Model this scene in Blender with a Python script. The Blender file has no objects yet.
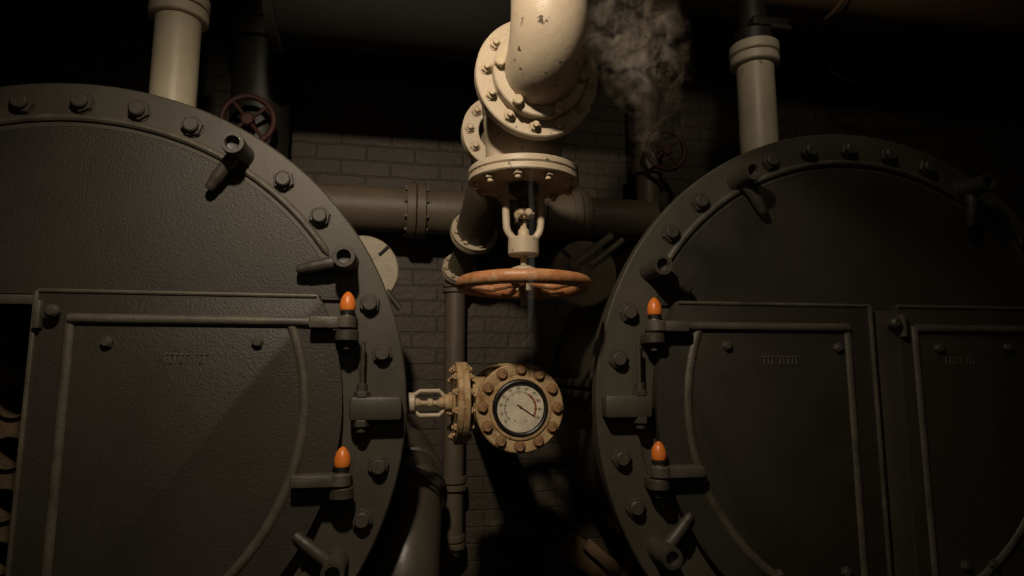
import bpy, bmesh, math, random
from mathutils import Vector, Matrix
random.seed(7)
PI=math.pi; R=math.radians
S=bpy.context.scene; COL=S.collection
EYE=1.55                                   # camera height above the floor
# ------------------------------------------------------------------ camera
F_PX=629.2; PITCH=0.13299; YAW=0.18621; CAM=Vector((0,-2.0655,EYE))
fw=Vector((math.sin(YAW)*math.cos(PITCH),math.cos(YAW)*math.cos(PITCH),math.sin(PITCH)))
rt=Vector((math.cos(YAW),-math.sin(YAW),0)); up=rt.cross(fw)
cd=bpy.data.cameras.new('camera'); cam=bpy.data.objects.new('camera',cd); COL.objects.link(cam)
cd.sensor_width=36; cd.lens=F_PX/1024*36; cd.clip_start=0.05; cd.clip_end=60
cam.matrix_world=Matrix(((rt.x,up.x,-fw.x,CAM.x),(rt.y,up.y,-fw.y,CAM.y),(rt.z,up.z,-fw.z,CAM.z),(0,0,0,1)))
S.camera=cam
def at(x,y,Y):
    "measured photo point at wall-parallel distance Y, in metres"
    d=fw+rt*((x-512)/F_PX)-up*((y-288)/F_PX); return CAM+d*((Y-CAM.y)/d.y)
S.view_settings.view_transform='Standard'; S.view_settings.look='None'
S.view_settings.exposure=0; S.view_settings.gamma=1; S.view_settings.use_curve_mapping=False

# ------------------------------------------------------------------ mesh builder
def frame(o,z,x=None):
    z=Vector(z).normalized(); h=Vector(x) if x else (Vector((0,0,1)) if abs(z.z)<.9 else Vector((1,0,0)))
    xx=(h-z*h.dot(z)).normalized(); y=z.cross(xx); o=Vector(o)
    return Matrix(((xx.x,y.x,z.x,o.x),(xx.y,y.y,z.y,o.y),(xx.z,y.z,z.z,o.z),(0,0,0,1)))
I4=Matrix.Identity(4)
class B:
    def __init__(s): s.bm=bmesh.new()
    def lathe(s,prof,M=I4,seg=32,a0=0,a1=2*PI,close=False):
        full=abs(a1-a0-2*PI)<1e-6; n=seg if full else seg+1; rings=[]
        for r,h in prof:
            if r<1e-6: rings.append([s.bm.verts.new(M@Vector((0,0,h)))]); continue
            rings.append([s.bm.verts.new(M@Vector((r*math.cos(a0+(a1-a0)*i/seg),r*math.sin(a0+(a1-a0)*i/seg),h))) for i in range(n)])
        prs=list(zip(rings,rings[1:]))
        if close: prs.append((rings[-1],rings[0]))
        for a,b in prs:
            for i in range(seg):
                j=(i+1)%n
                if len(a)==1 and len(b)==1: continue
                if len(a)==1: f=(a[0],b[i],b[j])
                elif len(b)==1: f=(a[i],b[0],a[j])
                else: f=(a[i],b[i],b[j],a[j])
                try: s.bm.faces.new(f)
                except ValueError: pass
        return s
    def cyl(s,r,h0,h1,M=I4,seg=32,bev=0.0):
        b=bev
        p=[(0,h0),(r-b,h0),(r,h0+b),(r,h1-b),(r-b,h1),(0,h1)] if b else [(0,h0),(r,h0),(r,h1),(0,h1)]
        return s.lathe(p,M,seg)
    def ring(s,ri,ro,h0,h1,M=I4,seg=48,bev=0.003):
        b=bev
        return s.lathe([(ri,h0),(ro-b,h0),(ro,h0+b),(ro,h1-b),(ro-b,h1),(ri+b,h1),(ri,h1-b)],M,seg,close=True)
    def box(s,x0,x1,y0,y1,z0,z1,M=I4,bev=0.0):
        v=[s.bm.verts.new(M@Vector(c)) for c in((x0,y0,z0),(x1,y0,z0),(x1,y1,z0),(x0,y1,z0),(x0,y0,z1),(x1,y0,z1),(x1,y1,z1),(x0,y1,z1))]
        fs=[s.bm.faces.new([v[i] for i in q]) for q in((0,3,2,1),(4,5,6,7),(0,1,5,4),(1,2,6,5),(2,3,7,6),(3,0,4,7))]
        if bev:
            e=list({e for f in fs for e in f.edges}); bmesh.ops.bevel(s.bm,geom=e,offset=bev,segments=2,affect='EDGES',profile=.5)
        return s
    def tube(s,pts,rad,seg=16,cap=True,flat=None):
        pts=[Vector(p) for p in pts]; n=len(pts)
        if not isinstance(rad,(list,tuple)): rad=[rad]*n
        rings=[]; prev=None
        for i,p in enumerate(pts):
            t=(pts[min(i+1,n-1)]-pts[max(i-1,0)]).normalized()
            if prev is None:
                h=Vector((0,0,1)) if abs(t.z)<.9 else Vector((0,1,0))
                x=(h-t*h.dot(t)).normalized()
            else: x=(prev-t*prev.dot(t)).normalized()
            prev=x; y=t.cross(x)
            if 0<i<n-1:
                k=1/max(.3,math.cos((pts[i+1]-p).angle(p-pts[i-1])/2))
            else: k=1
            rings.append([s.bm.verts.new(p+(x*math.cos(2*PI*j/seg)+y*math.sin(2*PI*j/seg))*rad[i]) for j in range(seg)])
        for a,b in zip(rings,rings[1:]):
            for j in range(seg):
                s.bm.faces.new((a[j],a[(j+1)%seg],b[(j+1)%seg],b[j]))
        if cap: s.bm.faces.new(rings[0][::-1]); s.bm.faces.new(rings[-1])
        return s
    def poly(s,pts,y0,y1,bev=0.0):
        "outline in x,z extruded along y"
        a=[s.bm.verts.new((x,y0,z)) for x,z in pts]; b=[s.bm.verts.new((x,y1,z)) for x,z in pts]
        n=len(pts); fa=s.bm.faces.new(a); fb=s.bm.faces.new(b[::-1])
        for i in range(n): s.bm.faces.new((a[i],b[i],b[(i+1)%n],a[(i+1)%n]))
        if bev: bmesh.ops.bevel(s.bm,geom=list(fa.edges),offset=bev,segments=2,affect='EDGES',profile=.5)
        return s
    def prism(s,n,r,h0,h1,M=I4,rot=0):
        Q=M@Matrix.Rotation(rot,4,'Z'); b=min(.003,r*.12)
        return s.lathe([(0,h0),(r,h0),(r,h1-b),(r-b,h1),(0,h1)],Q,n)
    def mesh(s,name,mat,ang=35):
        bmesh.ops.recalc_face_normals(s.bm,faces=s.bm.faces[:])
        me=bpy.data.meshes.new(name); s.bm.to_mesh(me); s.bm.free()
        me.shade_smooth(); me.set_sharp_from_angle(angle=R(ang)); me.materials.append(mat); return me
    def build(s,name,mat,parent=None,loc=(0,0,0),label=None):
        return link(name,s.mesh(name,mat),parent,loc,label)
def link(name,me,parent=None,loc=(0,0,0),label=None,rot=None):
    o=bpy.data.objects.new(name,me); COL.objects.link(o); o.location=loc
    if rot: o.rotation_euler=rot
    if parent: o.parent=parent
    if label: o['label']=label
    return o
def tag(o,label,cat,group=None,kind=None):
    o['label']=label; o['category']=cat
    if group: o['group']=group
    if kind: o['kind']=kind
    return o
def thing(name,loc,label,cat,group=None,rz=0):
    o=bpy.data.objects.new(name,None); COL.objects.link(o); o.location=loc; o.rotation_euler=(0,0,rz)
    o.empty_display_size=.1
    return tag(o,label,cat,group)
def arc(cx,cz,r,a0,a1,n,y=0):
    "angles from up, clockwise seen from the front; returns x,y,z points"
    return [(cx+r*math.sin(R(a0+(a1-a0)*i/n)),y,cz+r*math.cos(R(a0+(a1-a0)*i/n))) for i in range(n+1)]
def smooth(pts,n=8):
    P=[Vector(p) for p in pts]; P=[2*P[0]-P[1]]+P+[2*P[-1]-P[-2]]; out=[]
    for i in range(1,len(P)-2):
        for k in range(n):
            t=k/n; a,b,c,d=P[i-1:i+3]
            out.append(.5*((2*b)+(c-a)*t+(2*a-5*b+4*c-d)*t*t+(3*b-a-3*c+d)*t**3))
    return out+[P[-2]]
def elbow(p,corner,q,r,n=10):
    "straight - rounded corner - straight"
    p,c,q=Vector(p),Vector(corner),Vector(q); u=(p-c).normalized(); v=(q-c).normalized()
    th=u.angle(v); d=r/math.tan(th/2); a=c+u*d; b=c+v*d
    o=c+(u+v).normalized()*(r/math.sin(th/2)); out=[p]
    ra=a-o; rb=b-o; tot=ra.angle(rb)
    for i in range(n+1):
        t=i/n; out.append(o+(ra*math.sin((1-t)*tot)+rb*math.sin(t*tot))/math.sin(tot))
    return out+[q]

# ------------------------------------------------------------------ materials
def nt(name):
    m=bpy.data.materials.new(name); m.use_nodes=True; n=m.node_tree; return m,n,n.nodes['Principled BSDF']
def node(n,t,**k):
    x=n.nodes.new(t)
    for a,b in k.items():
        if a in x.inputs: x.inputs[a].default_value=b
        else: setattr(x,a,b)
    return x
def surf(name,base,dark,rust=None,rough=.5,metal=0.0,scale=6,rustamt=.55,bump=.3,bscale=70,bdist=.004,chips=None,spec=.5,broad=.35):
    "cast or painted metal: two-tone mottling, rust patches, chips, fine bump"
    m,n,p=nt(name); L=n.links
    tc=node(n,'ShaderNodeTexCoord'); oi=node(n,'ShaderNodeObjectInfo')
    n1=node(n,'ShaderNodeTexNoise',Scale=scale,Detail=8.0,Roughness=.65); L.new(tc.outputs['Object'],n1.inputs['Vector'])
    r1=node(n,'ShaderNodeValToRGB'); r1.color_ramp.elements[0].position=.3; r1.color_ramp.elements[1].position=.7
    r1.color_ramp.elements[0].color=(*dark,1); r1.color_ramp.elements[1].color=(*base,1); L.new(n1.outputs['Fac'],r1.inputs['Fac'])
    col=r1.outputs['Color']
    if rust:
        n2=node(n,'ShaderNodeTexNoise',Scale=scale*2.3,Detail=9.0,Roughness=.7); L.new(tc.outputs['Object'],n2.inputs['Vector'])
        r2=node(n,'ShaderNodeMapRange'); r2.inputs['From Min'].default_value=rustamt; r2.inputs['From Max'].default_value=rustamt+.12
        L.new(n2.outputs['Fac'],r2.inputs['Value'])
        mx=node(n,'ShaderNodeMix',data_type='RGBA'); L.new(r2.outputs['Result'],mx.inputs['Factor']); L.new(col,mx.inputs['A']); mx.inputs['B'].default_value=(*rust,1)
        col=mx.outputs['Result']
    if chips:
        n3=node(n,'ShaderNodeTexNoise',Scale=scale*7.0,Detail=5.0,Roughness=.6,Distortion=.4); L.new(tc.outputs['Object'],n3.inputs['Vector'])
        r3=node(n,'ShaderNodeMapRange'); r3.inputs['From Min'].default_value=chips[1]; r3.inputs['From Max'].default_value=chips[1]+.03
        L.new(n3.outputs['Fac'],r3.inputs['Value'])
        mx=node(n,'ShaderNodeMix',data_type='RGBA'); L.new(r3.outputs['Result'],mx.inputs['Factor']); L.new(col,mx.inputs['A']); mx.inputs['B'].default_value=(*chips[0],1)
        col=mx.outputs['Result']
    L.new(col,p.inputs['Base Color'])
    p.inputs['Metallic'].default_value=metal; p.inputs['Specular IOR Level'].default_value=spec
    nr=node(n,'ShaderNodeMapRange'); nr.inputs['To Min'].default_value=rough-.1; nr.inputs['To Max'].default_value=min(1,rough+.15)
    L.new(n1.outputs['Fac'],nr.inputs['Value']); L.new(nr.outputs['Result'],p.inputs['Roughness'])
    nb=node(n,'ShaderNodeTexNoise',Scale=float(bscale),Detail=5.0,Roughness=.6); L.new(tc.outputs['Object'],nb.inputs['Vector'])
    bb=node(n,'ShaderNodeBump',Strength=bump,Distance=bdist); L.new(nb.outputs['Fac'],bb.inputs['Height'])
    b2=node(n,'ShaderNodeBump',Strength=broad,Distance=.006); L.new(n1.outputs['Fac'],b2.inputs['Height']); L.new(b2.outputs['Normal'],bb.inputs['Normal'])
    L.new(bb.outputs['Normal'],p.inputs['Normal'])
    return m
M={}
M['iron']=surf('cast_iron_paint',(.072,.063,.046),(.042,.037,.027),rust=(.065,.042,.024),rough=.48,scale=4,rustamt=.63,bump=.35,bscale=170,bdist=.002,broad=.2)
M['door']=surf('pebbled_cast_iron',(.036,.031,.023),(.025,.022,.016),rust=(.036,.024,.015),rough=.47,scale=3,rustamt=.66,bump=.55,bscale=150,bdist=.0035,broad=.25)
M['bolt']=surf('dark_bolt_iron',(.058,.050,.038),(.035,.03,.023),rough=.48,scale=9,bump=.4,bscale=160,bdist=.002)
M['bead']=surf('worn_ridge_iron',(.105,.092,.068),(.045,.04,.03),rough=.45,scale=11,bump=.5,bscale=140,bdist=.003)
M['cream']=surf('chipped_cream_paint',(.54,.45,.33),(.43,.35,.25),rust=(.30,.20,.11),rough=.45,scale=5,rustamt=.66,bump=.25,bscale=60,chips=((.07,.05,.03),.64),broad=.12)
M['cream_dull']=surf('dull_cream_pipe_paint',(.60,.53,.40),(.46,.40,.29),rust=(.16,.11,.06),rough=.42,scale=4,rustamt=.7,bump=.25,bscale=60,chips=((.05,.04,.03),.70))
M['rusty']=surf('rusty_cream_paint',(.50,.37,.2),(.34,.22,.10),rust=(.24,.115,.04),rough=.55,scale=9,rustamt=.52,bump=.5,bscale=80,chips=((.07,.04,.02),.66))
M['rustbolt']=surf('rusty_bolt',(.34,.20,.09),(.16,.08,.035),rust=(.10,.045,.02),rough=.6,scale=22,rustamt=.52,bump=.6,bscale=150)
M['creambolt']=surf('grimy_cream_bolt',(.56,.46,.31),(.34,.26,.16),rust=(.16,.09,.04),rough=.5,scale=20,rustamt=.60,bump=.5,bscale=150)
M['wheel']=surf('rust_red_wheel_paint',(.52,.24,.10),(.34,.13,.05),rust=(.50,.34,.19),rough=.38,scale=16,rustamt=.52,bump=.35,bscale=90)
M['redwheel']=surf('faded_red_paint',(.07,.018,.011),(.03,.009,.006),rough=.6,scale=12)
M['pipe']=surf('brown_grey_pipe_paint',(.145,.115,.078),(.10,.08,.055),rust=(.10,.06,.03),rough=.5,scale=4,rustamt=.64,bump=.35,bscale=60)
M['darkpipe']=surf('black_pipe_paint',(.03,.026,.021),(.018,.016,.013),rough=.45,scale=5,bump=.3,bscale=70)
M['glosspipe']=surf('glossy_dark_pipe',(.085,.074,.055),(.06,.052,.04),rough=.33,scale=5,bump=.2,bscale=50,spec=.6)
M['tanpipe']=surf('tan_pipe_paint',(.22,.15,.09),(.15,.10,.06),rust=(.08,.05,.03),rough=.55,scale=4,rustamt=.66,chips=((.03,.02,.015),.70))
M['pale']=surf('pale_worn_casting',(.38,.33,.24),(.22,.19,.13),rust=(.09,.07,.045),rough=.55,scale=16,rustamt=.62,bump=.6,bscale=80)
M['orange']=surf('orange_plastic_cap',(.78,.22,.035),(.62,.15,.02),rough=.35,scale=20,bump=.1,broad=.05)
M['black']=surf('black_rubber',(.012,.011,.01),(.008,.008,.007),rough=.4,scale=10)
M['steel']=surf('bare_steel',(.35,.33,.27),(.2,.18,.14),rough=.35,metal=.8,scale=20)
M['wood']=surf('rough_plank',(.20,.13,.07),(.10,.06,.03),rough=.8,scale=7,bump=.6,bscale=60)
M['soot']=surf('soot_black_iron',(.013,.011,.009),(.007,.006,.005),rough=.8,scale=5)
M['tubesheet']=surf('rusty_tube_plate',(.13,.085,.04),(.06,.04,.02),rust=(.04,.025,.012),rough=.7,scale=9)
M['concrete']=surf('dirty_concrete',(.07,.06,.048),(.04,.034,.027),rough=.85,scale=3,bump=.5)
def flat(name,c,rough=.5):
    m,n,p=nt(name); p.inputs['Base Color'].default_value=(*c,1); p.inputs['Roughness'].default_value=rough
    tc=node(n,'ShaderNodeTexCoord'); no=node(n,'ShaderNodeTexNoise',Scale=25.0,Detail=5.0); n.links.new(tc.outputs['Object'],no.inputs['Vector'])
    r=node(n,'ShaderNodeValToRGB'); r.color_ramp.elements[0].color=(*[v*.72 for v in c],1); r.color_ramp.elements[1].color=(*c,1)
    r.color_ramp.elements[0].position=.3; r.color_ramp.elements[1].position=.6
    n.links.new(no.outputs['Fac'],r.inputs['Fac']); n.links.new(r.outputs['Color'],p.inputs['Base Color']); return m
M['dial']=flat('aged_dial_face',(.78,.70,.54)); M['ink']=flat('dial_ink',(.06,.045,.035)); M['redink']=flat('dial_red',(.42,.13,.06)); M['needle']=flat('needle_red',(.16,.04,.025))
def glass():
    m,n,p=nt('gauge_glass'); p.inputs['Transmission Weight'].default_value=1; p.inputs['Roughness'].default_value=.06; p.inputs['IOR'].default_value=1.45
    out=n.nodes['Material Output']; t=node(n,'ShaderNodeBsdfTransparent'); g=node(n,'ShaderNodeBsdfGlossy',Roughness=.08); mx=node(n,'ShaderNodeMixShader'); mx.inputs[0].default_value=.05
    n.links.new(t.outputs[0],mx.inputs[1]); n.links.new(g.outputs[0],mx.inputs[2]); n.links.new(mx.outputs[0],out.inputs['Surface']); return m
M['glass']=glass()
def brick():
    m,n,p=nt('painted_brick'); L=n.links
    tc=node(n,'ShaderNodeTexCoord'); sx=node(n,'ShaderNodeSeparateXYZ'); cx=node(n,'ShaderNodeCombineXYZ'); ad=node(n,'ShaderNodeMath',operation='ADD')
    L.new(tc.outputs['Object'],sx.inputs[0]); L.new(sx.outputs['X'],ad.inputs[0]); L.new(sx.outputs['Y'],ad.inputs[1]); L.new(ad.outputs[0],cx.inputs['X']); L.new(sx.outputs['Z'],cx.inputs['Y'])
    nd=node(n,'ShaderNodeTexNoise',Scale=9.0,Detail=4.0); L.new(cx.outputs[0],nd.inputs['Vector'])
    va=node(n,'ShaderNodeVectorMath',operation='SCALE'); va.inputs['Scale'].default_value=.02; L.new(nd.outputs['Color'],va.inputs[0])
    vb=node(n,'ShaderNodeVectorMath',operation='ADD'); L.new(cx.outputs[0],vb.inputs[0]); L.new(va.outputs[0],vb.inputs[1])
    bt=node(n,'ShaderNodeTexBrick',Scale=1.0); bt.inputs['Brick Width'].default_value=.25; bt.inputs['Row Height'].default_value=.08; bt.inputs['Mortar Size'].default_value=.006; bt.inputs['Mortar Smooth'].default_value=.6
    bt.inputs['Color1'].default_value=(.062,.048,.033,1); bt.inputs['Color2'].default_value=(.054,.042,.029,1); bt.inputs['Mortar'].default_value=(.045,.036,.025,1)
    L.new(vb.outputs[0],bt.inputs['Vector'])
    n2=node(n,'ShaderNodeTexNoise',Scale=4.0,Detail=8.0,Roughness=.7); L.new(tc.outputs['Object'],n2.inputs['Vector'])
    r=node(n,'ShaderNodeMapRange'); r.inputs['To Min'].default_value=.55; r.inputs['To Max'].default_value=1.35; L.new(n2.outputs['Fac'],r.inputs['Value'])
    mu=node(n,'ShaderNodeVectorMath',operation='SCALE'); L.new(bt.outputs['Color'],mu.inputs[0]); L.new(r.outputs['Result'],mu.inputs['Scale']); L.new(mu.outputs[0],p.inputs['Base Color'])
    p.inputs['Roughness'].default_value=.6
    b1=node(n,'ShaderNodeBump',Strength=.6,Distance=.008,invert=True); L.new(bt.outputs['Fac'],b1.inputs['Height'])
    n3=node(n,'ShaderNodeTexNoise',Scale=35.0,Detail=6.0); L.new(tc.outputs['Object'],n3.inputs['Vector'])
    b2=node(n,'ShaderNodeBump',Strength=.6,Distance=.008); L.new(n3.outputs['Fac'],b2.inputs['Height']); L.new(b1.outputs['Normal'],b2.inputs['Normal']); L.new(b2.outputs['Normal'],p.inputs['Normal'])
    return m
M['brick']=brick()

# ------------------------------------------------------------------ the room
WY=1.15; XL,XR=-3.6,5.2; CEIL=4.0
def struct(name,b,mat):
    o=b.build(name,mat); o['kind']='structure'; return o
hx0,hx1=at(499,560,WY).x,at(546,560,WY).x; hz1=at(520,535,WY).z; hz0=.12
w=B()
w.box(XL,hx0,WY,WY+.3,0,CEIL).box(hx1,XR,WY,WY+.3,0,CEIL).box(hx0,hx1,WY,WY+.3,hz1,CEIL).box(hx0,hx1,WY,WY+.3,0,hz0).box(hx0,hx1,WY+.28,WY+.3,hz0,hz1)
w.box(hx0-.05,hx1+.03,WY-.012,WY+.02,hz1,hz1+.075,bev=.004)
struct('wall_back',w,M['brick'])
struct('floor',B().box(XL,XR,-4.5,WY,-.1,0),M['concrete'])
struct('ceiling',B().box(XL,XR,-4.5,WY+.3,CEIL,CEIL+.1),M['soot'])
struct('wall_left',B().box(XL-.2,XL,-4.5,WY+.3,0,CEIL),M['brick'])
struct('wall_right',B().box(XR,XR+.2,-4.5,WY+.3,0,CEIL),M['brick'])

# ------------------------------------------------------------------ fasteners (front along -Y)
FY=frame((0,0,0),(0,-1,0),(1,0,0))
def bolt_mesh(name,rhex,hhex,rst,hst,mat,M0=FY,washer=1.0):
    b=B()
    if washer>1: b.cyl(rhex*washer,0,hhex*.25,M0,20)
    b.prism(6,rhex,0,hhex,M0,.3); b.cyl(rst,hhex*.9,hhex+hst,M0,18,bev=rst*.18); return b.mesh(name,mat)
BIG=bolt_mesh('flange_bolt',.034,.016,.0235,.016,M['bolt'],washer=1.02)
SMALL=bolt_mesh('small_bolt',.018,.012,.012,.006,M['bolt'])
def clamp_boss():
    b=B(); b.lathe([(.040,0),(.037,.02),(.0345,.03),(.0345,.116),(.033,.12),(.022,.12),(.020,.116),(.020,.095),(0,.09)],FY,28); return b.mesh('clamp',M['bolt'])
CLAMP=clamp_boss()
def lever_mesh():
    "arm pointing to -Z (towards the boiler's middle) from the boss"
    b=B(); pts=smooth([(0,-.04,0),(0,-.042,-.06),(0,-.038,-.11),(0,-.032,-.150)],4); b.tube(pts,[.022]*5+[.020]*4+[.017]*3+[.013],14); return b.mesh('lever',M['bolt'])
LEVER=lever_mesh()
CAPM=B().lathe([(.0225,0),(.0245,.006),(.0245,.018),(.0225,.030),(.0175,.043),(.010,.053),(.004,.0575),(0,.058)],I4,24).mesh('cap',M['orange'])
PINM=B().cyl(.0225,-.014,0,I4,24,.002).mesh('pin_collar',M['black'])

# ------------------------------------------------------------------ boilers
HC=EYE-.111
def make_boiler(loc,rz,label,side,angs,clamps,openleft,discloc,levertilt):
    """side=+1: the hinges of the main door leaf are on the right; -1 mirrored"""
    t=thing('boiler',loc,label,'boiler','twin cast iron boilers',rz)
    C=(0,0,HC)
    A=frame(C,(0,1,0),(1,0,0))                # lathe axis runs away from the camera
    # shell: a short smokebox ring, then the barrel
    b=B(); b.lathe([(.93,.058),(.955,.06),(.958,.07),(.958,.245),(.95,.255),(.915,.262),(.905,.27),(.905,.36),(.915,.362),(.915,.40),(.905,.402),(.905,1.16),(.86,1.16),(.86,.262),(.87,.06)],A,128,close=True)
    b.build('shell',M['iron'],t)
    b=B(); b.lathe([(.855,.004),(.86,0),(.995,0),(1.0,.005),(1.0,.052),(.995,.058),(.855,.058)],A,160,close=True); fl=b.build('front_flange',M['iron'],t)
    b=B(); b.lathe([(.80,.012),(.857,.012),(.857,.05),(.80,.05)],A,128,close=True); b.build('door_frame',M['iron'],t)
    # fixed plate above the doors
    zt=.352
    a=math.degrees(math.acos(.34/.858)); pts=[(p[0],p[2]+HC) for p in arc(0,0,.858,-a,a,64)]
    B().poly(pts,-.001,.03).build('upper_plate',M['door'],t)
    # ridge round the plate
    for a0,a1 in ((-57,57),):
        b=B(); pts=arc(0,HC,.886,a0,a1,72,-.001); b.tube(pts,[.004]+[.0125]*71+[.004],10); b.build('ridge',M['bead'],t)
    ledge=B().box(-.80,.80,-.052,-.002,HC+.332,HC+.342,bev=.003)
    # bolts and clamps
    for a in angs:
        if side>0 and a in (100,110): a+=1.6
        link('flange_bolt',BIG,t,(.935*math.sin(R(a-.5)),0,HC+.935*math.cos(R(a-.5))),rot=(0,R(random.uniform(-25,25)),0))
    for a,tilt in clamps:
        c=link('clamp',CLAMP,t,(.922*math.sin(R(a)),0,HC+.922*math.cos(R(a))))
        link('lever',LEVER,c,rot=(0,R(a+tilt),0))
    # door leaves
    def leaf(s,x_in,bo):
        "s=+1 leaf on the right of the seam"
        r=.803; z0=-.72; pts=[(s*x_in,HC+.35)]
        a0=math.degrees(math.acos(.35/r)); a1=180-math.degrees(math.acos(.72/r))
        pts+=[(s*p[0],p[2]+HC) for p in arc(0,0,r,a0,a1,40)]+[(s*x_in,HC+z0)]
        d=B().poly(pts,-.036,0,.006).build('door',M['door'],t)
        B().tube([(s*(x_in+.004),-.036,HC+.346),(s*.715,-.036,HC+.346)],.0065,8).build('door_lip',M['bead'],d)
        # raised border bead, running into the upper hinge arm
        path=[(s*.80,-.04,HC+.266),(s*.40,-.04,HC+.266),(s*.02,-.04,HC+.266)]
        b=B(); b.tube([(s*.80,-.038,HC+.266),(s*.66,-.038,HC+.266),(s*.3,-.038,HC+.266),(s*(x_in+bo),-.038,HC+.266)],[.018,.0155,.0155,.0155],12)
        b.tube([(s*(x_in+bo),-.0275,HC+.275),(s*(x_in+bo),-.0275,HC-.62)],.0165,12)
        ar=[(s*x,y,z) for x,y,z in arc(0,HC,.692,68.5,153,48,-.027)]
        b.tube(ar,.0175,12); b.tube([(s*(x_in+bo),-.036,HC-.62),(s*.31,-.036,HC-.62)],.0135,12)
        b.build('door_bead',M['bead'],d)
        for bx,bz in ((.133,.197),(.548,.201),(.16,-.55),(.40,-.55)):
            if x_in>0: bx+=.13 if bx<.3 else 0
            link('door_bolt',SMALL,d,(s*bx,-.036,HC+bz))
        # worn raised lettering strip, not legible
        b=B(); x=.29
        for k in range(9):
            wd=random.uniform(.008,.013)
            if k!=5:
                b.box(s*x,s*(x+wd),-.0405,-.035,HC+.162,HC+.1665); b.box(s*(x+.001),s*(x+.004),-.0395,-.035,HC+.137,HC+.1665)
                if k%2: b.box(s*x,s*(x+wd*.8),-.0395,-.035,HC+.137,HC+.141)
            x+=wd+.004
        b.build('raised_lettering',M['bead'],d)
        # hinges
        for hz,x0 in ((.265,.70),(-.205,.665)):
            h=B(); h.box(min(s*x0,s*.82),max(s*x0,s*.82),-.088,-.03,HC+hz-.021,HC+hz+.015,bev=.006)
            h.cyl(.034,hz+HC-.0215,hz+HC+.0155,frame((s*.806,-.062,0),(0,0,1)),24,.004)
            h=h.build('hinge_arm',M['bead'],d)
            k=B(); k.cyl(.036,HC+hz-.06,HC+hz-.025,frame((s*.812,-.055,0),(0,0,1)),24,.004); k.box(s*.812-.03,s*.812+.03,-.055,.012,HC+hz-.06,HC+hz-.025,bev=.004)
            k.cyl(.012,HC+hz-.085,HC+hz-.055,frame((s*.812,-.055,0),(0,0,1)),14,.002)
            k.build('hinge_bracket',M['bolt'],t)
            pn=link('hinge_pin',PINM,t,(s*.812,-.064,HC+hz+.036)); link('cap',CAPM,pn,(0,0,0),'orange pointed cap')
            B().cyl(.0195,-.021,-.014,I4,20).build('washer',M['steel'],pn)
        # strap bracket with bolt and rod
        k=B(); k.box(min(s*.826,s*.985),max(s*.826,s*.985),-.062,0,HC-.037,HC+.037,bev=.011)
        k.build('hinge_strap',M['iron'],t)
        k=B(); fz=frame((s*.862,-.04,0),(0,0,1)); k.prism(6,.026,HC+.036,HC+.052,fz); k.cyl(.017,HC+.05,HC+.076,fz,18,.002); k.cyl(.007,HC+.07,HC+.205,fz,12)
        k.build('tie_rod',M['bolt'],t)
        k=B().prism(6,.026,HC-.054,HC-.034,fz).cyl(.016,HC-.074,HC-.05,fz,18,.003); k.build('rod_nut',M['bolt'],t)
        return d
    xe=-.064 if side>0 else -.004
    d=leaf(side,xe,.092)
    # latch at the seam
    sx=-.048 if side>0 else .118; kx=-.006 if side>0 else .078
    k=B(); k.box(sx-side*.0-.009,sx-side*.0+.009,-.062,-.03,HC+.235,HC+.315,bev=.004); k.build('latch_plate',M['bead'],d)
    k=B(); k.lathe([(0,.045),(.012,.043),(.019,.035),(.02,.025),(.012,.02),(.012,0)],frame((kx,-.036,HC+.284),(0,-1,0)),20); k.build('latch_knob',M['bolt'],d)
    # vertical stiffening strip beside the seam
    k=B(); k.box(side*(xe+.002)-.006,side*(xe+.002)+.006,-.046,-.03,HC-.72,HC+.345,bev=.003); k.build('door_strip',M['bead'],d)
    if openleft:
        k=B(); k.box(-.80,-.068,-.022,.02,HC+.306,HC+.335,bev=.004); k.build('opening_lintel',M['iron'],t)
        # tube plate and fire tubes inside the open half
        b=B(); P=.165; rr=.055; n=24; yy=.34; cells=[]
        for i in range(-6,4):
            for j in range(-5,4):
                cx,cz=-.115+i*P, .016+j*P
                if math.hypot(abs(cx)+P/2,abs(cz)+P/2)<.99 and cx<.5: cells.append((cx,cz))
        for cx,cz in cells:
            ci,sq=[],[]
            for q in range(n):
                a_=2*PI*q/n; c_,s_=math.cos(a_),math.sin(a_); mx=max(abs(c_),abs(s_))
                ci.append(b.bm.verts.new((cx+rr*c_,yy,HC+cz+rr*s_))); sq.append(b.bm.verts.new((cx+P/2*c_/mx,yy,HC+cz+P/2*s_/mx)))
            for q in range(n): b.bm.faces.new((ci[q],ci[(q+1)%n],sq[(q+1)%n],sq[q]))
        bmesh.ops.remove_doubles(b.bm,verts=b.bm.verts[:],dist=.0005)
        ts=b.build('tube_plate',M['tubesheet'],t)
        TM=B().lathe([(.05,-.02),(.055,-.02),(.055,.5),(.05,.5)],frame((0,0,0),(0,1,0)),24,close=True).mesh('fire_tube',M['tubesheet'])
        for cx,cz in cells:
            if cx<0 and abs(cz)<.6: link('fire_tube',TM,ts,(cx,yy,HC+cz))
        B().cyl(.85,1.1,1.12,A,64).build('back_plate',M['soot'],t)
    else:
        leaf(-side,.112,.066)
        B().box(-.02,.13,-.022,.03,HC-.74,HC+.335,bev=.004).build('door_mullion',M['iron'],t)
    # side casting seen beside the shell
    dx,dy,dz=discloc; s=side
    fr=frame((dx,dy,dz+HC),(0,-1,0),(1,0,0))
    k=B(); k.lathe([(0,-.03),(.132,-.03),(.135,-.026),(.135,.022),(.130,.027),(0,.027)],fr,56); dm=k.build('round_cover',M['pale'],t,label='pale round cover')
    k=B()
    ua=R(45)*s; ux,uz=math.sin(ua),math.cos(ua)
    k.tube([(dx+ux*.085,dy-.024,dz+HC+uz*.085),(dx+ux*.133,dy-.024,dz+HC+uz*.133)],.0085,8); k.build('notch',M['black'],dm)
    k=B()
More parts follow.
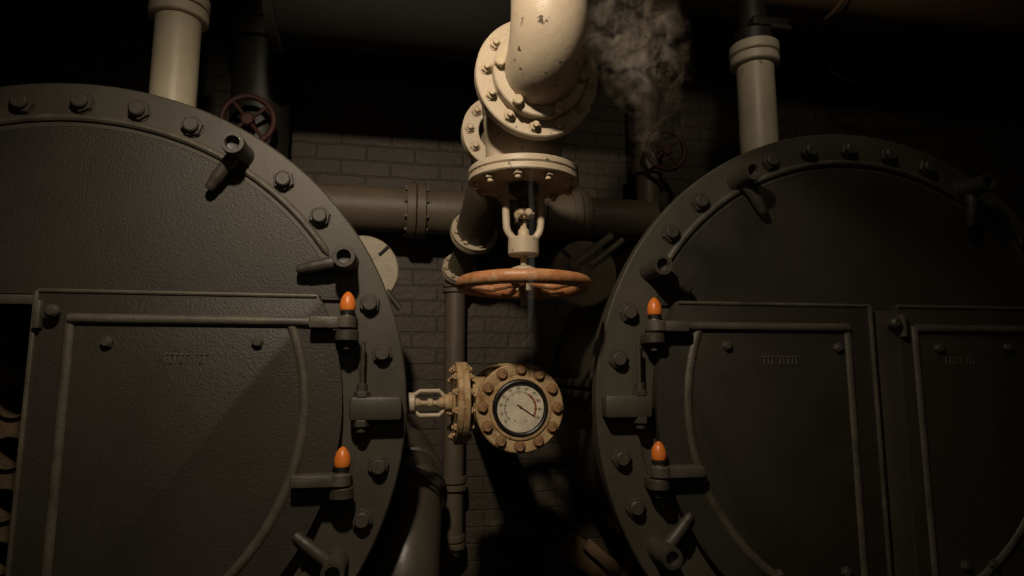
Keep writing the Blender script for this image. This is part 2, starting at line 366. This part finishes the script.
    if side>0: k.tube([(dx+.09,dy-.05,dz+HC-.08),(dx+.145,dy-.05,dz+HC-.15)],.012,12)
    else:
        k.tube([(dx-.05,dy-.05,dz+HC+.03),(dx+.11,dy-.05,dz+HC+.155)],.015,14); k.cyl(.022,0,.03,frame((dx-.05,dy-.03,dz+HC+.03),(0,-1,0)),20,.003)
        k.tube([(dx+.02,dy-.04,dz+HC+.03),(dx+.16,dy-.04,dz+HC+.14)],.012,14)
    k.build('cover_arm',M['pale'] if side<0 else M['bolt'],dm)
    k=B(); ex=-s*1 if False else 0
    k.box(min(dx-s*.14,dx-s*.02),max(dx-s*.14,dx-s*.02),dy,dy+.06,dz+HC-.05,dz+HC+.05,bev=.01); k.build('cover_bracket',M['iron'],dm)
    # rail along the barrel facing the aisle
    k=B(); k.box(min(s*.90,s*.985),max(s*.90,s*.985),.10,1.15,HC+.055,HC+.085,bev=.004); k.box(min(s*.90,s*.975),max(s*.90,s*.975),.10,1.15,HC+.01,HC+.045,bev=.004)
    k.build('side_rail',M['darkpipe'],t)
    # saddles
    for y0 in (.30,.90):
        pts=[(-.72,0),(.72,0),(.66,.30)]+[(p[0],p[2]+HC) for p in arc(0,0,.915,142,218,24)]+[(-.66,.30)]
        B().poly(pts,y0,y0+.12).build('saddle',M['iron'],t)
    return t
nb=[a for a in range(0,360,10)]
make_boiler((-.9529,0,0),0,'large round black boiler on the left with its left door leaf missing',1,
    [a for a in nb if a not in (30,60,90,120,240,270,300,330)],[(30,3),(60,17),(120,8),(330,0),(300,0),(240,0)],True,(.832,.4,.498),0)
make_boiler((1.6683,-.0652,0),-.03767,'large round black boiler on the right with both door leaves shut',-1,
    [a for a in nb if a not in (30,60,90,120,240,270,300,330)],[(330,-2),(240,-17),(30,-25),(60,0),(120,0),(300,0)],False,(-.925,.42,.51),0)

# ------------------------------------------------------------------ big valve over the aisle
vx,vz=.413,EYE+.892
v=thing('gate_valve',(vx,-.08,EYE+.28),'cream painted gate valve with rust red handwheel hanging below, between the boilers','valve')
O=Vector((vx,-.08,EYE+.28))
def loc(x,y,z): return Vector((x,y,z))-O
AY=frame(loc(vx,0,vz),(0,-1,0),(1,0,0))     # h = -Y
b=B()
b.lathe([(.10,-.12),(.112,-.09),(.118,-.03),(.135,.03),(.142,.08),(.142,.14),(.132,.19),(.118,.22),(.112,.262)],AY,48)
Z=frame(loc(vx,-.08,EYE),(0,0,1),(1,0,0))
b.lathe([(.128,.655),(.125,.70),(.128,.76),(.135,.86),(.12,.95),(.06,1.01),(0,1.02)],Z,48)
b.build('valve_body',M['cream'],v)
NUT=bolt_mesh('flange_nut',.0175,.012,.0095,.012,M['creambolt'],washer=1.15)
b=B().ring(.10,.191,.262,.300,AY,64,.004); f1=b.build('front_flange',M['cream'],v)
for k in range(12):
    a=R(30*k+4); link('flange_nut',NUT,f1,loc(vx+.160*math.sin(a),-.300,vz+.160*math.cos(a)),rot=(0,random.random(),0))
AY2=frame(loc(.372,0,EYE+.887),(0,-1,0),(1,0,0))
b=B().ring(.08,.142,-.17,-.145,AY2,56,.003).ring(.08,.142,-.198,-.172,AY2,56,.003); f2=b.build('rear_flange',M['cream'],v)
for k in range(10):
    a=R(36*k-90+2); link('flange_nut',NUT,f2,loc(.372+.115*math.sin(a),.145,EYE+.887+.115*math.cos(a)))
b=B().ring(.03,.183,.641,.664,Z,72,.004).ring(.03,.183,.616,.639,Z,72,.004); f3=b.build('bonnet_flange',M['cream'],v)
for k in range(10):
    a=R(36*k+18); link('flange_nut',NUT,f3,loc(vx+.155*math.sin(a),-.08+.155*math.cos(a),EYE+.616),rot=(R(90),0,a))
# yoke
b=B()
for s in(-1,1):
    b.tube(smooth([loc(vx+s*.060,-.08,EYE+.622),loc(vx+s*.060,-.08,EYE+.56),loc(vx+s*.058,-.08,EYE+.49),loc(vx+s*.053,-.08,EYE+.458),loc(vx+s*.033,-.08,EYE+.43)],5),.0125,12)
b.cyl(.051,.378,.436,Z,40,.004)
b.build('yoke',M['cream'],v)
b=B().cyl(.011,.215,.62,Z,18).lathe([(.011,.47),(.018,.462),(.02,.44),(.024,.432)],Z,20).build('stem',M['creambolt'],v)
b=B(); b.lathe([(.05,.61),(.045,.59),(.03,.575),(.018,.57),(.018,.5)],Z,24); b.box(-.028,.028,-.095,-.06,.485,.50,frame(loc(vx,-.0,EYE),(0,0,1),(1,0,0)),.004)
g=B(); g.lathe([(.012,.535),(.03,.53),(.033,.515),(.028,.50),(.012,.495)],Z,24)
for s in(-1,1): g.tube([loc(vx+s*.008,-.105,EYE+.515),loc(vx+s*.026,-.12,EYE+.505)],.008,10)
g.cyl(.012,0,.03,frame(loc(vx+.006,-.105,EYE+.512),(0,-1,0)),14,.003)
g.build('gland',M['creambolt'],v); b.build('gland_seat',M['bolt'],v)
# handwheel
hw=B(); hz=.281; rr_=.199
hw.tube([loc(vx+rr_*math.cos(2*PI*i/64),-.08+rr_*math.sin(2*PI*i/64),EYE+hz) for i in range(64)]+[loc(vx+rr_*math.cos(0),-.08,EYE+hz)],.0225,16,cap=False)
h=hw.build('handwheel',M['wheel'],v)
k=B(); k.lathe([(0,.344),(.022,.343),(.040,.336),(.047,.322),(.047,.312),(.030,.304),(.026,.262),(0,.258)],Z,32); k.build('hub',M['cream'],h)
for i in range(5):
    a=R(72*i+30)
    k=B(); k.tube([loc(vx+.02*math.cos(a),-.08+.02*math.sin(a),EYE+hz+.008),loc(vx+.11*math.cos(a),-.08+.11*math.sin(a),EYE+hz-.014),loc(vx+rr_*math.cos(a),-.08+rr_*math.sin(a),EYE+hz)],[.014,.0115,.012],10); k.build('spoke',M['wheel'],h)

# riser from the front flange
ro=Vector((vx,-.30,vz))
rp=thing('elbow_pipe',ro,'thick chipped cream pipe rising from the front flange of the big valve','pipe')
def rel(o,p): return Vector(p)-Vector(o)
pts=elbow((0,-.002,0),(0,-.155,0),(.0,-.155,.30),.118,16)[:-1]+elbow((0,-.155,.20),(0,-.155,.42),(0,-.95,.42),.16,12)[:-1]+elbow((0,-.8,.42),(0,-.95,.42),(0,-.95,CEIL-vz),.14,10)
B().tube(pts,.111,40).build('pipe',M['cream'],rp)
b=B().ring(.09,.143,.002,.038,frame((0,0,0),(0,-1,0),(1,0,0)),64,.004); f4=b.build('pipe_flange',M['cream'],rp)
RND=bolt_mesh('round_bolt',.017,.006,.0155,.014,M['creambolt'])
for k in range(6):
    a=R(60*k+35); link('round_bolt',RND,f4,(.126*math.sin(a),-.038,.126*math.cos(a)))
b=B().ring(.108,.155,-.032,-.002,frame((0,-.50,.42),(0,1,0)),48).ring(.108,.155,.002,.032,frame((0,-.50,.42),(0,1,0)),48)
b.build('upper_flange',M['rusty'],rp)

# slanted pipe behind the valve and wall riser
P0=Vector((.372,.20,EYE+.887)); P1=at(488,188,.42); P2=at(474,233,.74); P3=at(459,269,.98); P4=Vector((.297,1.035,EYE+.43))
sp=thing('slanted_pipe',P0,'dark pipe slanting down and back behind the big valve with two pale flanges','pipe')
B().tube(smooth([rel(P0,P0),rel(P0,P0+Vector((0,.09,-.03))),rel(P0,P1),rel(P0,P2)],6),[.085]*19,28).build('pipe',M['pipe'],sp)
B().tube([rel(P0,P2),rel(P0,P3)],.06,24).build('pipe',M['pipe'],sp)
for q,rad,nn in ((P2,.108,8),(P3,.083,8)):
    d=(P3-P1).normalized(); fr=frame(rel(P0,q),-d)
    f=B().ring(.05,rad,-.022,.0,fr,40,.003).ring(.05,rad,.002,.02,fr,40,.003).build('pipe_flange',M['cream'],sp)
    for k in range(nn):
        a=2*PI*k/nn+.2; p_=fr@Vector((math.cos(a)*rad*.84,math.sin(a)*rad*.84,.02))
        B().prism(6,.011,0,.012,frame(p_,-d)).build('flange_nut',M['creambolt'],f)
wr=thing('wall_riser',(.297,1.04,0),'thin brown vertical pipe with couplings on the brick wall between the boilers','pipe')
ztop=EYE+.44
B().tube(elbow((0,0,ztop),(0,0,.72),(-.3,-.0,.42),.12,8)+[Vector((-.55,0,.17))],.051,24).tube([(0,-.0,ztop),(.005,-.06,ztop+.03)],.05,20).build('pipe',M['pipe'],wr)
for z0,z1,r_ in ((ztop-.05,ztop+.0,.064),(at(453,490,1.04).z,at(453,476,1.04).z,.066),(at(453,548,1.04).z,at(453,534,1.04).z,.062)):
    zz=(z1-z0)
    B().ring(.045,r_,z0,z0+zz*.42,I4,32,.003).ring(.045,r_*.97,z0+zz*.52,z1,I4,32,.003).build('coupling',M['pipe'],wr)

# ------------------------------------------------------------------ gauge fitting
gx,gz=.417,EYE-.117
gf=thing('gauge_fitting',(gx,0,gz),'rusty cream flanged fitting with a round white pressure gauge in its front','gauge')
G=frame((0,0,0),(0,-1,0),(1,0,0)); go=(gx,0,gz)
b=B(); b.lathe([(.09,-.03),(.098,-.06),(.105,-.12),(.105,-.2),(.098,-.25)],G,40)
b.lathe([(.08,0),(.088,.05),(.09,.13)],frame((-.02,.13,.012),(-1,0,0),(0,0,1)),36); b.build('fitting_body',M['rusty'],gf)
f=B().lathe([(.0,-.001),(.098,-.001),(.100,.0),(.143,.0),(.1475,-.004),(.1475,-.034),(.143,-.038),(.0,-.038)],G,72).build('front_flange',M['rusty'],gf)
GB=bolt_mesh('flange_bolt',.0185,.006,.0145,.007,M['rustbolt'],washer=1.1)
for k in range(12):
    a=R(30*k+1); link('flange_bolt',GB,f,(.125*math.sin(a),-.0,.125*math.cos(a)),rot=(0,random.random(),0))
f=B().ring(.08,.15,-.29,-.255,frame((0,0,0),(0,-1,0),(1,0,0)),56,.004).build('rear_flange',M['rusty'],gf)
for k in range(12):
    a=R(30*k+15); link('flange_bolt',GB,f,(.125*math.sin(a),.255,.125*math.cos(a)))
B().tube([(0,.27,0),(0,1.15,-.0)],.075,28).build('tail_pipe',M['pipe'],gf)
# side flange (mates with the small valve)
sxo=.236-gx; sy=.13; sz=.012
f=B().ring(.05,.14,0,.021,frame((sxo-.004,sy,sz),(1,0,0),(0,0,1)),56,.003).build('side_flange',M['rusty'],gf)
NS=B().prism(6,.0125,0,.009,I4).cyl(.007,.01,.016,I4,12).mesh('flange_nut',M['rusty'])
for k in range(12):
    a=R(30*k+10); link('flange_nut',NS,f,(sxo+.017,sy+.117*math.cos(a),sz+.117*math.sin(a)),rot=(0,R(90),0))
# gauge
gc=B(); gc.lathe([(.0785,.0015),(.079,.007),(.081,.010),(.086,.012),(.091,.009),(.0925,.0)],G,72); gc.build('bezel',M['black'],gf,label='black bezel ring')
gc=B(); gc.lathe([(.0935,-.0),(.0945,.006),(.103,.005),(.106,-.0)],G,64); gc.build('bezel_lip',M['rusty'],gf)
dl=B().cyl(.081,-.0005,.0012,G,64).build('dial',M['dial'],gf)
b=B()
def dp(r,a,y=-.0022): return (r*math.sin(R(a)),y,r*math.cos(R(a)))
for k in range(51):
    a=-131+250*k/50; major=k%5==0
    if not major and a>25: continue
    r0,r1=(.046,.056) if major else (.050,.055); wd=.0011 if major else .0006
    t_=Vector((math.cos(R(a)),0,-math.sin(R(a))))
    vs=[b.bm.verts.new(Vector(dp(r,a))+t_*s_*wd) for r,s_ in((r0,-1),(r0,1),(r1,1),(r1,-1))]; b.bm.faces.new(vs)
for dx_ in(-.018,.019): b.cyl(.0022,.001,.0025,frame((dx_,0,-.041),(0,-1,0)),12)
b.build('tick_marks',M['ink'],dl)
b=B()
for k in range(24):
    a,a2=27+93*k/24,27+93*(k+1)/24-.8
    vs=[b.bm.verts.new(dp(r,q,-.0021)) for r,q in((.048,a),(.055,a),(.055,a2),(.048,a2))]; b.bm.faces.new(vs)
b.build('red_arc',M['redink'],dl)
nb_=bmesh.new()
for k in range(11):
    a=-131+25*k; tcv=bpy.data.curves.new('numeral','FONT'); tcv.body=str(10*k); tcv.size=.0125; tcv.align_x='CENTER'; tcv.align_y='CENTER'; tcv.extrude=.0002
    to=bpy.data.objects.new('numeral',tcv); me=bpy.data.meshes.new_from_object(to); x,y,z=dp(.0655,a)
    me.transform(Matrix.Translation((x,-.0022,z))@Matrix.Rotation(R(90),4,'X')); nb_.from_mesh(me)
    bpy.data.objects.remove(to); bpy.data.meshes.remove(me)
me=bpy.data.meshes.new('numerals'); nb_.to_mesh(me); nb_.free(); me.materials.append(M['ink']); link('numerals',me,dl)
b=B(); ta=Vector((math.sin(R(124)),0,math.cos(R(124)))); tn=Vector((ta.z,0,-ta.x)); 
c0=Vector((0,-.0040,.004))
pp=[c0-ta*.014+tn*.002,c0+ta*.05+tn*.0013,c0+ta*.06,c0+ta*.05-tn*.0013,c0-ta*.014-tn*.002]
b.poly([(q.x,q.z) for q in pp],-.0046,-.0038); b.cyl(.0042,.001,.0055,frame((0,0,.004),(0,-1,0)),16,.001); b.build('needle',M['needle'],gf)
B().cyl(.0790,.0075,.0085,G,48).build('glass',M['glass'],gf)

# small stop valve to the left of the gauge
so=(.19,sy,gz+sz)
sv=thing('stop_valve',so,'small cream valve with an open yoke joining the left boiler to the gauge fitting','valve')
X=frame((0,0,0),(-1,0,0),(0,0,1))      # h runs to -x
f=B().ring(.03,.14,-.042,-.021,X,56,.003).build('valve_flange',M['rusty'],sv)
for k in range(12):
    a=R(30*k+10); link('flange_nut',NS,f,(.021,.117*math.cos(a),.117*math.sin(a)),rot=(0,R(-90),0))
b=B(); b.lathe([(.05,-.024),(.045,-.016),(.030,-.012),(.030,.012),(.034,.014)],X,28); b.cyl(.020,.0,.03,X,20)
b.build('neck',M['rusty'],sv)
b=B()
for s in(-1,1):
    b.tube([(-.012,0,s*.022),(-.030,0,s*.041),(-.095,0,s*.041),(-.118,0,s*.026)],.0075,10)
b.cyl(.036,.113,.136,X,32,.003)
b.build('yoke',M['cream'],sv)
b=B(); b.cyl(.009,-.0,.2,X,14); b.lathe([(.02,.012),(.018,.025),(.009,.04)],X,18).lathe([(.009,.09),(.016,.1),(.02,.115)],X,18).cyl(.016,.052,.07,X,20,.002); b.build('stem',M['creambolt'],sv)

# ------------------------------------------------------------------ pipes above and behind
def flanged(o,x,r,M_,parent,mat,gap=.004,th=.03,nut=10,nr=.011):
    "pair of flanges centred on M_ frame"
    f=B().ring(r*.55,r,-th-gap/2,-gap/2,M_,48,.003).ring(r*.55,r,gap/2,th+gap/2,M_,48,.003).build('pipe_flange',mat,parent)
    for k in range(nut):
        a=2*PI*k/nut+.15
        for s in(-1,1):
            p_=M_@Vector((r*.86*math.cos(a),r*.86*math.sin(a),s*(th+gap/2))); d=(M_.to_3x3()@Vector((0,0,s)))
            B().prism(6,nr,-.002,.012,frame(p_,d)).build('flange_nut',M['bolt'],f)
    return f
# wall pipe behind the valve
zp=EYE+.772; wp=thing('wall_pipe',(.5,.93,zp),'brown horizontal pipe with bolted flange pairs along the brick wall at valve height','pipe')
B().tube([(-2.6,0,0),(.80,0,0)],.108,36).build('pipe',M['pipe'],wp)
B().tube([(-.06+.28,0,0),(.42,0,0)],.125,36).build('pipe_sleeve',M['pipe'],wp)
for xx in (at(416,213,.93).x-.5,at(577,213,.93).x-.5): flanged(None,0,.135,frame((xx,0,0),(1,0,0)),wp,M['pipe'],th=.042,nr=.009)
vr=thing('branch_riser',(1.285,.93,EYE+.79),'narrow pale brown vertical pipe rising behind the steam beside the right boiler','pipe')
B().tube([(0,0,0),(0,0,CEIL-EYE-.79)],.06,28).build('pipe',M['pipe'],vr)
B().ring(.05,.08,.23,.31,I4,32).build('coupling',M['pipe'],vr)
# thick black pipe overhead, and a thinner one further right on the wall
zo=at(400,33,.22).z+.20
hp=thing('overhead_pipe',(.5,.36,zo+.01),'thick black horizontal pipe overhead between the boiler tops','pipe')
B().tube([(-.98,0,0),(.40,0,0)],.20,44).ring(.1,.235,-1.0,-.96,frame((0,0,0),(1,0,0)),44,.004).ring(.1,.225,.37,.41,frame((0,0,0),(1,0,0)),44,.004).build('pipe',M['soot'],hp)
for s_ in (-.7,.2):
    B().tube([(s_,0,.15),(s_,0,CEIL-zo)],.02,12).build('hanger',M['darkpipe'],hp)
zh=EYE+1.79; hq=thing('wall_pipe',(2.8,.92,zh),'black horizontal pipe with a flange pair high on the back wall at the right','pipe')
B().tube([(-1.2,0,0),(2.4,0,0)],.11,36).build('pipe',M['darkpipe'],hq)
flanged(None,0,.14,frame((at(880,60,.92).x-2.8,0,0),(1,0,0)),hq,M['darkpipe'],th=.04)
# tall dark duct pipe behind the left boiler with red wheel
tp=thing('tall_dark_pipe',(-.63,.88,2.32),'thick black vertical pipe behind the top of the left boiler','pipe')
B().tube([(0,0,0),(0,0,CEIL-2.32)],.13,40).build('pipe',M['darkpipe'],tp)
zf=at(262,38,.88).z-2.32
B().ring(.12,.16,zf-.06,zf+.02,I4,48).ring(.12,.15,zf+.03,zf+.13,I4,48).build('collar',M['darkpipe'],tp)
def wheel(o,label,mat,r=.105):
    t=thing('valve_wheel',o,label,'valve wheel','faded red valve wheels')
    rim=B().tube([(r*math.cos(2*PI*i/40),0,r*math.sin(2*PI*i/40)) for i in range(41)],.013,12,cap=False).build('rim',mat,t)
    for i in range(4):
        a=R(90*i+40); B().tube([(0,0,0),(r*math.cos(a),0,r*math.sin(a))],.009,8).build('spoke',mat,t)
    B().cyl(.026,-.02,.02,G,20,.004).build('hub',mat,t)
    return t
q=at(248,120,.66); wheel(q,'faded red valve wheel on the thick black pipe behind the left boiler',M['redwheel']); 
B().tube([(0,0,0),(0,.12,0)],.02,12).build('spindle',M['darkpipe'],bpy.data.objects['valve_wheel'])
q=at(666,150,.78); w2=wheel(q,'faded red valve wheel hidden in steam left of the right boiler top',M['redwheel'],.1)
B().tube([(0,0,0),(0,.37,0)],.02,12).build('spindle',M['darkpipe'],w2)
# cream stub pipes on top of the boilers
for (x_,y_,r_,fz,lab,mat) in ((-.825,.35,.079,at(178,10,.35).z,'cream vertical pipe with collar rising from the top of the left boiler',M['cream_dull']),
                       (1.562,.35,.081,at(757,58,.35).z,'dull cream vertical pipe with double collar rising from the top of the right boiler',M['cream_dull'])):
    z0=EYE+.785; sp_=thing('stack_pipe',(x_,y_,z0),lab,'pipe','cream pipes on the boiler tops')
    top=CEIL-z0 if x_<0 else (fz-z0+.05)
    B().tube([(0,0,0),(0,0,top)],r_,40).build('pipe',mat,sp_)
    d=fz-z0; B().ring(r_*.9,r_+.024,d-.045,d-.002,I4,48,.005).ring(r_*.9,r_+.026,d+.004,d+.05,I4,48,.005).build('collar',mat,sp_)
    if x_>0:
        B().tube([(0,0,d+.05),(0,0,EYE+1.66-z0)],.062,28).box(-.05,.12,-.09,.09,d+.11,d+.15,bev=.006).ring(.05,r_+.004,d+.05,d+.11,I4,32).build('bracket',M['darkpipe'],sp_)
        B().tube([(.03,-.095,d+.10),(.12,-.095,d+.10)],.012,10).build('bolt',M['bolt'],sp_)
# tan pipe top right
zt_=at(896,22,.35).z+.155; tn_=thing('tan_pipe',(2.4,.35,zt_),'thick tan horizontal pipe crossing above the right boiler','pipe')
B().tube([(-1.35,0,0),(2.7,0,0)],.155,44).build('pipe',M['tanpipe'],tn_)
xx=at(832,10,.35).x-2.4; B().ring(.14,.168,-.02,.02,frame((xx,0,0),(1,0,0)),48,.006).build('band',M['tanpipe'],tn_)
# hanging cable
c=B().tube(smooth([at(828,68,.7),at(845,80,.7),at(870,85,.7),at(900,84,.7),at(930,76,.7),at(960,60,.7)],6),.006,8).build('cable',M['darkpipe']); tag(c,'thin black cable sagging under the pipes above the right boiler','cable')
# big drain pipe low between boilers
dp_=thing('drain_pipe',(.06,.26,0),'fat glossy dark pipe with collars curving down beside the left boiler','pipe'); do=Vector((.06,.26,0))
ctr=smooth([at(406,450,1.10),at(410,452,.93),at(411,480,.66),at(407,520,.44),at(403,580,.30),Vector((.06,.26,.45)),Vector((.06,.26,0))],7)
rads=[.10]*8+[.10+.03*min(1,i/12) for i in range(len(ctr)-8)]
B().tube([p-do for p in ctr],rads,36).build('pipe',M['glosspipe'],dp_)
for i,rad in ((13,.135),(17,.15)):
    p_=ctr[i]; d=(ctr[i+1]-ctr[i-1]).normalized(); B().ring(.09,rad,-.022,.022,frame(p_-do,d),44,.008).build('collar',M['glosspipe'],dp_)
# planks leaning against the wall
def plank(a,b_,w_,th,label,n_=(0,-1,.5)):
    a,b_=Vector(a),Vector(b_); d=(b_-a).normalized(); M_=frame(a,d,n_); L_=(b_-a).length
    o=B().box(-th/2,th/2,-w_/2,w_/2,0,L_,M_,.004); me=o.build('plank',M['wood']); tag(me,label,'plank'); return me
def to_floor(a,b):
    t=(a.z-.02)/(a.z-b.z); return a+(b-a)*t
pa,pb=at(562,541,1.105),at(640,592,1.105); plank(pa,to_floor(pa,pb),.13,.025,'brown wooden plank leaning down to the right at the foot of the right boiler',(0,-1,0))
pa,pb=at(586,543,1.055),at(650,600,1.055); plank(pa,to_floor(pa,pb),.055,.03,'narrow pale wood batten lying over the wider leaning plank',(0,-1,0))

# ------------------------------------------------------------------ steam
def steam(name,c,half,dens,scale,label,thr=.5,stretch=(1,1,1),rot=0,ani=.1,col=(1,.93,.82)):
    m=bpy.data.materials.new(name); m.use_nodes=True; n=m.node_tree; L=n.links; n.nodes.remove(n.nodes['Principled BSDF'])
    out=n.nodes['Material Output']; vs=node(n,'ShaderNodeVolumeScatter',Anisotropy=ani); vs.inputs['Color'].default_value=(*col,1); L.new(vs.outputs[0],out.inputs['Volume'])
    tc=node(n,'ShaderNodeTexCoord'); mp=node(n,'ShaderNodeMapping'); mp.inputs['Scale'].default_value=[1/h_ for h_ in half]; L.new(tc.outputs['Object'],mp.inputs['Vector'])
    ln=node(n,'ShaderNodeVectorMath',operation='LENGTH'); L.new(mp.outputs[0],ln.inputs[0])
    fo=node(n,'ShaderNodeMapRange'); fo.inputs['From Min'].default_value=1.0; fo.inputs['From Max'].default_value=.2; L.new(ln.outputs['Value'],fo.inputs['Value'])
    m2=node(n,'ShaderNodeMapping'); m2.inputs['Scale'].default_value=stretch; L.new(tc.outputs['Object'],m2.inputs['Vector'])
    no=node(n,'ShaderNodeTexNoise',Scale=scale,Detail=7.0,Roughness=.68,Distortion=1.2); L.new(m2.outputs[0],no.inputs['Vector'])
    r=node(n,'ShaderNodeMapRange'); r.inputs['From Min'].default_value=thr; r.inputs['From Max'].default_value=thr+.22; L.new(no.outputs['Fac'],r.inputs['Value'])
    mu=node(n,'ShaderNodeMath',operation='MULTIPLY'); L.new(fo.outputs[0],mu.inputs[0]); L.new(r.outputs[0],mu.inputs[1])
    m3=node(n,'ShaderNodeMath',operation='MULTIPLY'); L.new(mu.outputs[0],m3.inputs[0]); m3.inputs[1].default_value=dens; L.new(m3.outputs[0],vs.inputs['Density'])
    b=B(); bmesh.ops.create_uvsphere(b.bm,u_segments=24,v_segments=14,radius=1); bmesh.ops.scale(b.bm,vec=half,verts=b.bm.verts[:])
    o=b.build(name,m,None,c); o.rotation_euler=(0,rot,0); tag(o,label,'steam',None,'stuff'); return o
steam('steam_cloud',at(638,40,-.62),(.15,.10,.22),24,17.0,'brownish steam cloud billowing up to the right of the big valve',.50,rot=-.25,col=(1,.84,.64))
steam('steam_trail',at(655,120,-.5),(.09,.07,.18),11,18.0,'thin steam trail in front of the wall left of the right boiler',.53,col=(1,.82,.6))
steam('steam_jet',at(531,250,-.36),(.014,.014,.40),15,22.0,'thin vertical jet of steam between the gauge and the big valve',.42,(1,1,.25),col=(.85,.93,1))

# ------------------------------------------------------------------ light
def spot(name,p,target,power,size,blend,rad,col):
    l=bpy.data.lights.new(name,'SPOT'); l.energy=power; l.spot_size=R(size); l.spot_blend=blend; l.shadow_soft_size=rad; l.color=col
    o=bpy.data.objects.new(name,l); COL.objects.link(o); o.location=p; d=(Vector(target)-Vector(p)); o.rotation_euler=d.to_track_quat('-Z','Y').to_euler(); return o
spot('lamp_spot',(-.24,-1.55,EYE+1.50),(.10,0,EYE+.16),134,102,1.0,.05,(1,.83,.63))
spot('side_fill',(1.0,-.9,EYE+1.75),(1.70,.30,EYE+1.15),13,92,1.0,.06,(1,.84,.64))  # added fill with no real fixture, brightens the pipes above the right boiler
l=bpy.data.lights.new('camera_fill','POINT'); l.energy=1.4; l.shadow_soft_size=.12; l.color=(1,.84,.64)  # added fill light by the camera, lifts the shade in the aisle and valve
o=bpy.data.objects.new('camera_fill',l); COL.objects.link(o); o.location=(-.05,-2.0,EYE+.55)
w_=bpy.data.worlds.new('world'); S.world=w_; w_.use_nodes=True
w_.node_tree.nodes['Background'].inputs[0].default_value=(1,.85,.62,1); w_.node_tree.nodes['Background'].inputs[1].default_value=.017
